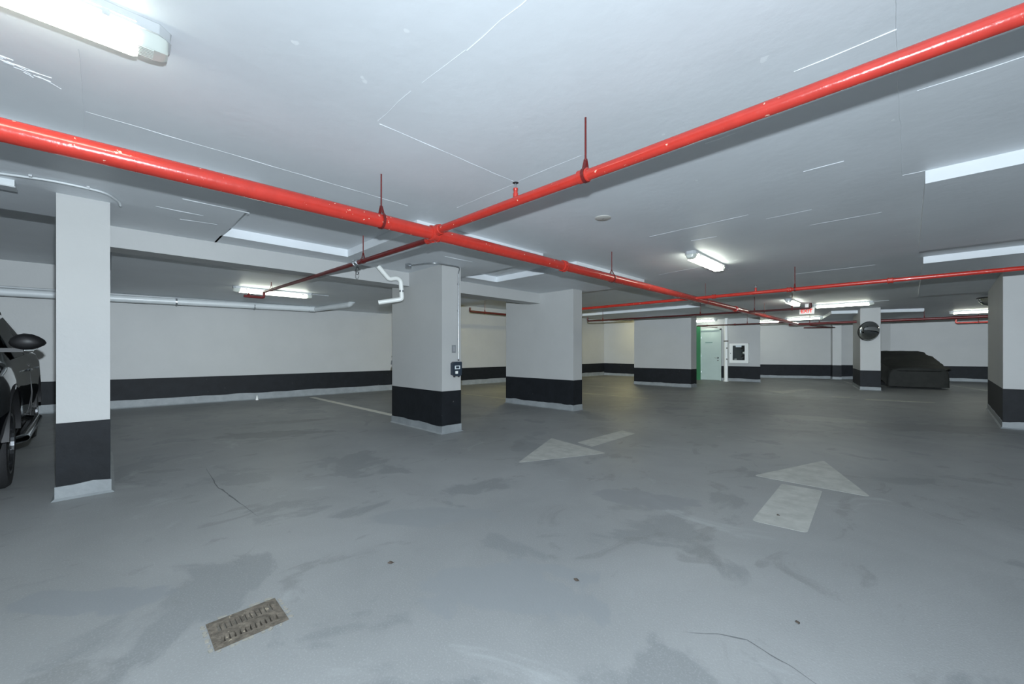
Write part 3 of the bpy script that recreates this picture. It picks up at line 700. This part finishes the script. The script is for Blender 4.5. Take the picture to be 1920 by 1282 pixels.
# ------------------------------------------------------------------ floor drain
def drain():
    t = thing('floor_drain', (-2.16, .45, 0), 'rusty cast iron drain grate set into the foreground floor', 'drain')
    # local frame: long side along y
    x0, x1, y0, y1 = -2.28, -2.065, .318, .585
    pts = [(x0, y0), (x1, y0), (x1, y1), (x0, y1)]
    rim = .012; z0, z1 = -.03, .004
    obj('frame', slab([(x0-.007, x0, y0-.007, y1+.007, z0, .003), (x1, x1+.007, y0-.007, y1+.007, z0, .003), (x0, x1, y0-.007, y0, z0, .003), (x0, x1, y1, y1+.007, z0, .003)]), RUST, t)
    xs = [x0, x0+.03, x0+.095, x0+.135, x1-.03, x1]
    g = obj('grate', slab([(xs[0], xs[1], y0, y1, z0, z1), (xs[2], xs[3], y0, y1, z0, z1), (xs[4], xs[5], y0, y1, z0, z1), (x0+.001, x1-.001, y0, y0+.025, z0, z1-.0007), (x0+.001, x1-.001, y1-.025, y1, z0, z1-.0007)]), RUST, t)
    n = 11
    for i in range(1, n):
        y = y0+.025+(y1-y0-.05)*i/n
        for a, b in ((xs[1], xs[2]), (xs[3], xs[4])):
            obj('bar', slab([(a-.002, b+.002, y-.0065, y+.0065, z0, z1-.001)]), RUST, t, bevel=.0015)
    obj('sediment', slab([(xs[1]-.005, xs[2]+.01, y0+.01, y1-.01, -.03, -.006)]), mat('wet_silt', (.11, .10, .085), .8, bump=.6, bscale=60), t)
    obj('pit', slab([(x0, x1, y0, y1, -.19, -.12)]), HOLE, t)
    # crumbling mortar around the frame
    bm = new()
    for k in range(40):
        s = random.choice((0, 1, 2, 3)); u = random.random()
        p = {0: (x0-.02, y0+u*(y1-y0)), 1: (x1+.02, y0+u*(y1-y0)), 2: (x0+u*(x1-x0), y0-.02), 3: (x0+u*(x1-x0), y1+.02)}[s]
        
        obox(bm, (p[0], p[1], .001+k*.00004), (math.cos(k), math.sin(k), 0), (-math.sin(k), math.cos(k), 0), (0, 0, 1), random.uniform(.005, .011), random.uniform(.004, .008), .0015)
    obj('mortar_crumbs', bm, mat('mortar', (.26, .25, .22), .8), t, kind='stuff')
drain()
# rotate the whole drain slightly by its empty: its parts are children
# hairline cracks in the floor
FL = bpy.data.objects['floor']
CRACK = mat('crack_filler', (.12, .125, .13), .8)
def crack(pts, wd):
    P = [Vector((*p, 0)) for p in pts]; out = []
    for i in range(len(P)-1):
        for k in range(8): out.append(P[i].lerp(P[i+1], k/8))
    out.append(P[-1]); bm = new(); prev = None
    for i, p in enumerate(out):
        d = (out[min(i+1, len(out)-1)]-out[max(i-1, 0)]).normalized(); sd = Vector((-d.y, d.x, 0))
        p = p+sd*.012*mnoise.noise(p*9); k = wd*(.4+abs(mnoise.noise(p*14)))*math.sin(math.pi*(i+.5)/(len(out)))
        cur = [bm.verts.new(p+sd*k+Vector((0, 0, .0008))), bm.verts.new(p-sd*k+Vector((0, 0, .0008)))]
        if prev: bm.faces.new((prev[0], prev[1], cur[1], cur[0]))
        prev = cur
    obj('crack', bm, CRACK, FL)
crack([(-5.4, .74), (-4.6, .70), (-4.19, .74), (-3.5, .80)], .010)
crack([(-.72, 1.80), (-.60, 1.90), (-.50, 1.95), (-.34, 1.92), (-.2, 1.85)], .006)
# ------------------------------------------------------------------ litter
def leaf(x, y, s, a, label):
    bm = new(); n = 6; c = []
    for i in range(n+1):
        u = i/n; wv = .35*math.sin(math.pi*u)*s
        c.append((bm.verts.new((u*s, wv, .002+.004*math.sin(u*5))), bm.verts.new((u*s, -wv, .002)), bm.verts.new((u*s, 0, .006+.004*math.sin(u*5)))))
    for i in range(n):
        a_, b_ = c[i], c[i+1]
        for p, q in ((0, 2), (2, 1)): bm.faces.new((a_[p], a_[q], b_[q], b_[p]))
    bmesh.ops.rotate(bm, verts=bm.verts, cent=(0, 0, 0), matrix=Matrix.Rotation(a, 3, 'Z'))
    bmesh.ops.translate(bm, verts=bm.verts, vec=(x, y, 0))
    tag(obj('dry_leaf', bm, LEAF), label, 'leaf')
leaf(-1.31, 1.80, .035, .3, 'small dark dry leaf in the middle of the foreground floor')
leaf(-2.19, 1.16, .04, 1.2, 'small dry leaf on the floor above the drain grate to its right')
leaf(-.36, 2.23, .03, 2.1, 'small dark leaf on the floor below the right painted arrow')
leaf(-.72, 3.60, .03, 1.0, 'tiny dark scrap lying on the shaft of the right painted arrow')
bm = new(); lathe(bm, (-12.1, 2.72, 0), (0, 0, 1), [(0, .035), (.10, .012), (.13, .004)], 8)
tag(obj('paper_scrap', bm, PAPER), 'tiny white scrap standing at the foot of the left wall', 'litter')

# ------------------------------------------------------------------ cars
def loft(bm, secs, close=True):
    rows = [[bm.verts.new(p) for p in s] for s in secs]
    for i in range(len(rows)-1):
        for j in range(len(rows[i])-1): bm.faces.new((rows[i][j], rows[i][j+1], rows[i+1][j+1], rows[i+1][j]))
    if close: bm.faces.new(rows[0]); bm.faces.new(rows[-1][::-1])
    return rows
def interp(tab, u):
    for i in range(len(tab)-1):
        if u <= tab[i+1][0]:
            t_ = (u-tab[i][0])/(tab[i+1][0]-tab[i][0]); t_ = max(0, t_); t_ = t_*t_*(3-2*t_)*.5+t_*.5
            return tab[i][1]*(1-t_)+tab[i+1][1]*t_
    return tab[-1][1]
def wheel(parent, c, ax, r, wd, sgn, spokes=10):
    """c: centre of the outer face; ax: outward axis"""
    c = Vector(c); ax = Vector(ax).normalized()
    wprof = [(-wd, r*.62), (-wd, r*.93), (-wd+.03, r), (-.03, r), (0, r*.94), (.004, r*.80), (-.002, r*.68), (-.03, r*.66)]
    wh = obj('wheel', lathe(new(), c, ax, [(-wd+.01, .05), (-wd+.01, r*.63), (-.06, r*.66), (-.06, .05)], 32), PLAST, parent)
    obj('tyre', lathe(new(), c, ax, wprof, 48), TYRE, wh)
    bm = new(); up = Vector((0, 0, 1)); sd = ax.cross(up)
    lathe(bm, c, ax, [(-.035, .05), (-.015, .06), (-.012, .035), (-.010, .005)], 16)
    for k in range(spokes):
        a = 2*math.pi*k/spokes; dd = up*math.cos(a)+sd*math.sin(a)
        obox(bm, c+dd*(r*.36)-ax*.026, dd, ax.cross(dd), ax, r*.31, .017, .010)
    for k in range(40):
        a0 = 2*math.pi*k/40; dd = up*math.cos(a0)+sd*math.sin(a0)
        obox(bm, c+dd*(r*.665)-ax*.012, ax.cross(dd), dd, ax, r*.055, .012, .012)
    obj('rim', bm, RIM, wh)
    return wh

def suv():
    org = Vector((-5.95, -.60, 0)); du = Vector((-1, -.035, 0)).normalized(); dv = Vector((-du.y, du.x, 0))   # dv: outward (+y side)
    if dv.y < 0: dv = -dv
    t = thing('parked_car', (org.x, org.y-1.0, 0), 'glossy black car cut off by the left edge, beside the nearest column', 'car')
    HW = 1.04
    def P(u, v, z): return org+du*u+dv*(v-HW)+Vector((0, 0, z))     # v: from the centre line, +HW = visible side
    Hood = [(-1.05, .80), (-.9, 1.02), (-.5, 1.12), (.45, 1.21), (1.35, 1.66), (2.0, 1.80), (2.8, 1.80), (3.6, 1.66), (4.05, 1.45), (4.3, 1.12), (4.35, .9)]
    Belt = [(-1.05, .72), (-.9, .93), (-.5, 1.03), (.45, 1.14), (1.5, 1.17), (3.6, 1.24), (4.1, 1.2), (4.35, .85)]
    Wd = [(-1.05, .64), (-.9, .88), (-.6, .99), (0, 1.02), (1, .995), (2.2, .995), (3.2, 1.02), (3.8, .99), (4.2, .86), (4.35, .70)]
    Roof = [(-1.05, .5), (-.5, .80), (.45, .84), (1.35, .70), (2.0, .70), (3.0, .68), (3.8, .66), (4.35, .55)]
    us = [-1.05, -1.0, -.9, -.7, -.45, -.2, 0, .25, .45, .75, 1.05, 1.35, 1.7, 2.0, 2.4, 2.8, 3.2, 3.5, 3.75, 3.95, 4.1, 4.2, 4.3, 4.35]
    secs = []
    for u in us:
        h, b, w_, r_ = interp(Hood, u), interp(Belt, u), interp(Wd, u), interp(Roof, u)
        b = min(b, h-.03); r_ = min(r_, w_-.03)
        half = [(w_-.10, .28), (w_-.03, .38), (w_+.005, .55), (w_+.02, .75), (w_, b-.12), (w_-.035, b-.02), (w_-.07, b+.02 if b+.02 < h else h)]
        if h-b > .15: half += [(w_-.07+(r_-w_+.07)*.5, b+(h-b)*.5), (r_+.04, h-.07), (r_-.06, h-.015), (r_*.5, h+.012)]
        else: half += [(w_-.12, b+(h-b)*.5), (w_-.2, h-.015), (w_-.35, h-.003), (w_*.4, h+.015)]
        full = half+[(0, half[-1][1]+.008)]+[(-a, z) for a, z in half[::-1]]
        secs.append([P(u, v, z) for v, z in full])
    bm = new(); loft(bm, secs)
    body = obj('body', bm, CARP, t, smooth=60)
    cut = new()
    for u in (0, 3.15):
        for s in (1, -1):
            lathe(cut, P(u, s*HW+s*.2, .44), dv*s, [(-.55, .47), (.05, .47)], 40)
    cm = bpy.data.meshes.new('c'); bmesh.ops.translate(cut, verts=cut.verts, vec=-wloc(t)); bmesh.ops.recalc_face_normals(cut, faces=cut.faces); cut.to_mesh(cm); cut.free()
    co = bpy.data.objects.new('cutter', cm); link(co); co.parent = t
    md = body.modifiers.new('b', 'BOOLEAN'); md.object = co; md.operation = 'DIFFERENCE'; md.solver = 'EXACT'
    bpy.context.view_layer.update()
    dg = bpy.context.evaluated_depsgraph_get(); nm = bpy.data.meshes.new_from_object(body.evaluated_get(dg))
    body.modifiers.clear(); body.data = nm
    for p in nm.polygons: p.use_smooth = True
    nm.set_sharp_from_angle(angle=R(50)); bpy.data.objects.remove(co)
    # wheels, arch trims
    for u in (0, 3.15):
        for s in (1, -1):
            wheel(t, P(u, s*(HW-.045), .40), dv*s, .40, .26, s)
            bm = new(); n = 22
            for k in range(n):
                a0 = R(5)+R(170)*k/n; a1 = R(5)+R(170)*(k+1)/n; q0 = P(u, s*(HW-.03), .44)
                for_ = [q0+(du*math.cos(a)+Vector((0, 0, 1))*math.sin(a))*rr+dv*s*o_ for a in (a0, a1) for rr, o_ in ((.458, -.10), (.458, .012), (.515, .012), (.525, -.03))]
                v = [bm.verts.new(x) for x in for_]
                for j in range(3): bm.faces.new((v[j], v[j+1], v[4+j+1], v[4+j]))
            bmesh.ops.remove_doubles(bm, verts=bm.verts, dist=1e-4)
            obj('wheel_arch_trim', bm, PLAST, t)
    # glass
    def gl(name, quad, parent=t, m=GLASSD, th=.006):
        bm = new(); a = [bm.verts.new(p) for p in quad]; nrm = (quad[1]-quad[0]).cross(quad[2]-quad[0]).normalized()
        b = [bm.verts.new(Vector(p)+nrm*th) for p in quad]; bm.faces.new(a); bm.faces.new(b[::-1]); n = len(quad)
        for i in range(n): bm.faces.new((a[i], a[(i+1) % n], b[(i+1) % n], b[i]))
        return obj(name, bm, m, parent)
    for s in (1, -1):
        for (ua, ub) in ((.95, 2.0), (2.05, 3.0), (3.05, 3.55)):
            def side(u, f):
                h, b, w_, r_ = interp(Hood, u), interp(Belt, u), interp(Wd, u), interp(Roof, u)
                v0, z0_ = w_-.065, b+.03; v1, z1_ = r_+.05, h-.09
                return P(u, s*(v0+(v1-v0)*f+.012), z0_+(z1_-z0_)*f)
            f1 = .93
            u_top = ua if ua > 1 else 1.35
            gl('side_window', [side(ua, .0), side(ub, .0), side(ub, f1), side(u_top, f1)])
        h0 = P(.5, s*.72, 1.22)
    ws = [P(.52, -.76, 1.245), P(.52, .76, 1.245), P(1.33, .62, 1.655), P(1.33, -.62, 1.655)]
    gl('windshield', ws); gl('rear_window', [P(3.72, .6, 1.62), P(3.72, -.6, 1.62), P(4.12, -.66, 1.40), P(4.12, .66, 1.40)])
    # side mirrors
    for s in (1, -1):
        bm = new(); c = P(.42, s*(HW+.03), 1.345)
        rows = []
        for k, (dx, sc_) in enumerate([(-.11, .55), (-.07, .9), (0, 1.0), (.07, .95), (.09, .9)]):
            ring = []
            for j in range(14):
                a = 2*math.pi*j/14; ring.append(c+du*dx+dv*s*math.cos(a)*.125*sc_+Vector((0, 0, 1))*math.sin(a)*.098*sc_*(1 if math.sin(a) > 0 else .75)*(1-.3*max(0, math.cos(a))))
            rows.append(ring)
        loft(bm, [r_+[r_[0]] for r_ in rows], False)
        bmesh.ops.remove_doubles(bm, verts=bm.verts, dist=1e-4)
        for k in (0, -1):
            pass
        bmesh.ops.holes_fill(bm, edges=[e for e in bm.edges if len(e.link_faces) == 1])
        obox(bm, P(.46, s*(HW-.08), 1.27), dv*s, du, (0, 0, 1), .08, .04, .02)
        m_ = obj('side_mirror', bm, CARP if s < 0 else PLAST, t, smooth=60)
        obj('mirror_glass', lathe(new(), c+du*.092, du, [(0, .085), (.004, .08)], 20), MIRR, m_)
    for u in (1.75, 2.85):
        bm = tube(new(), arc([P(u-.09, .975, 1.03), P(u-.09, 1.025, 1.035), P(u+.09, 1.025, 1.035), P(u+.09, .975, 1.03)], .02), .013, 8)
        obj('door_handle', bm, CHROME, t)
    # running boards
    for s in (1, -1):
        obj('running_board', tube(new(), arc([P(.48, s*.93, .34), P(.56, s*1.04, .36), P(2.55, s*1.04, .36), P(2.66, s*.93, .34)], .05), .04, 12), CHROME, t, label='polished tubular side step')
        obj('door_seam', slab([]) if False else tube(new(), [P(1.98, s*1.003, .45), P(1.98, s*1.018, .75), P(1.98, s*.99, 1.1)], .004, 6), PLAST, t)
        bm = new()
        obox(bm, P(-.93, s*.66, .86), dv, du, (0, 0, 1), .17, .05, .07); obj('headlight', bm, LIGHTG, t, bevel=.02)
        obj('tail_light', obox(new(), P(4.24, s*.72, 1.02), dv, du, (0, 0, 1), .11, .06, .12), mat('tail_red', (.2, .01, .01), .2), t, bevel=.02)
    obj('grille', obox(new(), P(-1.06, 0, .68), dv, du, (0, 0, 1), .42, .02, .16), PLAST, t, bevel=.01)
    obj('bumper', obox(new(), P(-1.0, 0, .42), dv, du, (0, 0, 1), .72, .08, .12), PLAST, t, bevel=.03)
    obj('roof_rail', tube(new(), [P(1.5, .66, 1.76), P(2.2, .67, 1.83), P(3.1, .66, 1.80), P(3.6, .64, 1.70)], .016, 8), PLAST, t)
suv()

def covered_car():
    uxv = Vector((.975, .2215, 0)); uyv = Vector((-.2215, .975, 0)); uz = Vector((0, 0, 1))
    org = Vector((.22, 19.53, 0))
    t = thing('covered_car', tuple(org), 'car under a dark charcoal cloth cover beside the mirror column', 'car')
    HW = .755
    H = [(0, .72), (.25, .79), (.8, .93), (1.4, 1.13), (2.0, 1.27), (2.4, 1.30), (3.2, 1.27), (3.9, .98), (4.3, .92), (4.6, .80)]
    S = [(0, .68), (.5, .74), (1.2, .84), (3.6, .86), (4.6, .70)]
    Rf = [(0, .70), (1.0, .69), (2.0, .65), (3.2, .60), (4.0, .64), (4.6, .62)]
    secs = []
    n = 46
    def sect(u, k=1, du_=0):
        h, s, r_ = interp(H, u), interp(S, u), interp(Rf, u); s = min(s, h-.02)
        w_ = HW*(1-.04*max(0, 1-u/.25)**2)*(1-.06*max(0, (u-4.2)/.4))
        half = []
        zb = .055
        key = [(w_+.03, zb), (w_+.01, .2), (w_-.0, .38), (w_-.01, s-.12), (w_-.06, s-.01), (max(r_, .5)+.07, s+(h-s)*.45), (r_, h-.055), (r_-.14, h-.01), (0, h+.01)]
        for i in range(len(key)-1):
            m = 4
            for j in range(m):
                t_ = j/m; half.append((key[i][0]*(1-t_)+key[i+1][0]*t_, key[i][1]*(1-t_)+key[i+1][1]*t_))
        half.append(key[-1])
        full = [(-a, z) for a, z in half]+[(a, z) for a, z in half[::-1][1:]]
        out = []
        for v, z in full:
            zz = z
            # cloth hem riding up over the near left wheel
            if v < 0 and z < .40: zz = z+.20*math.exp(-((u-.75)/.33)**2)*(1-z/.40)
            fold = .032*mnoise.noise(Vector((u*2.6+v*1.2, v*1.5, z*1.6)))+.016*mnoise.noise(Vector((u*7, v*6, z*3)))
            side = abs(v) > .6
            vv = v+(math.copysign(1, v)*(fold*1.6+.012*math.sin(u*9+z*3)*(1-z)) if side else 0)
            if not side or z > .6: zz += fold
            p = org+uxv*vv*k+uyv*(u+du_)+uz*((zz-.4)*k+.4 if k < 1 else zz)
            out.append(p)
        return out
    secs.append(sect(0, .72, -.055)); secs.append(sect(0, .93, -.05)); secs.append(sect(0, .985, -.035))
    for i in range(n+1): secs.append(sect(4.6*i/n))
    bm = new(); rows = [[bm.verts.new(p) for p in s] for s in secs]
    for i in range(len(rows)-1):
        for j in range(len(rows[i])-1): bm.faces.new((rows[i][j], rows[i][j+1], rows[i+1][j+1], rows[i+1][j]))
    for r_ in (rows[0], rows[-1]): bm.faces.new(r_)
    # keep the hem of the front panel near the floor
    for r_ in rows[:3]:
        for j, v in enumerate(r_):
            zz = secs[3][j].z
            if zz < .35: v.co.z = .05+(zz-.05)*.9
    cv = obj('car_cover', bm, COVER, t, smooth=75)
    for u in (.78, 3.6):
        for s in (-1, 1):
            c = org+uxv*s*(HW-.10)+uyv*u+uz*.31
            wh = obj('wheel', lathe(new(), c, uxv*s, [(-.2, .19), (-.2, .30), (-.02, .31), (0, .28), (.002, .2)], 30), TYRE, t)
            obj('hubcap', lathe(new(), c, uxv*s, [(-.01, .20), (.004, .19), (.015, .06), (.016, .01)], 24), CHROME, wh)
    # seam where the cover is stitched along the nose
covered_car()
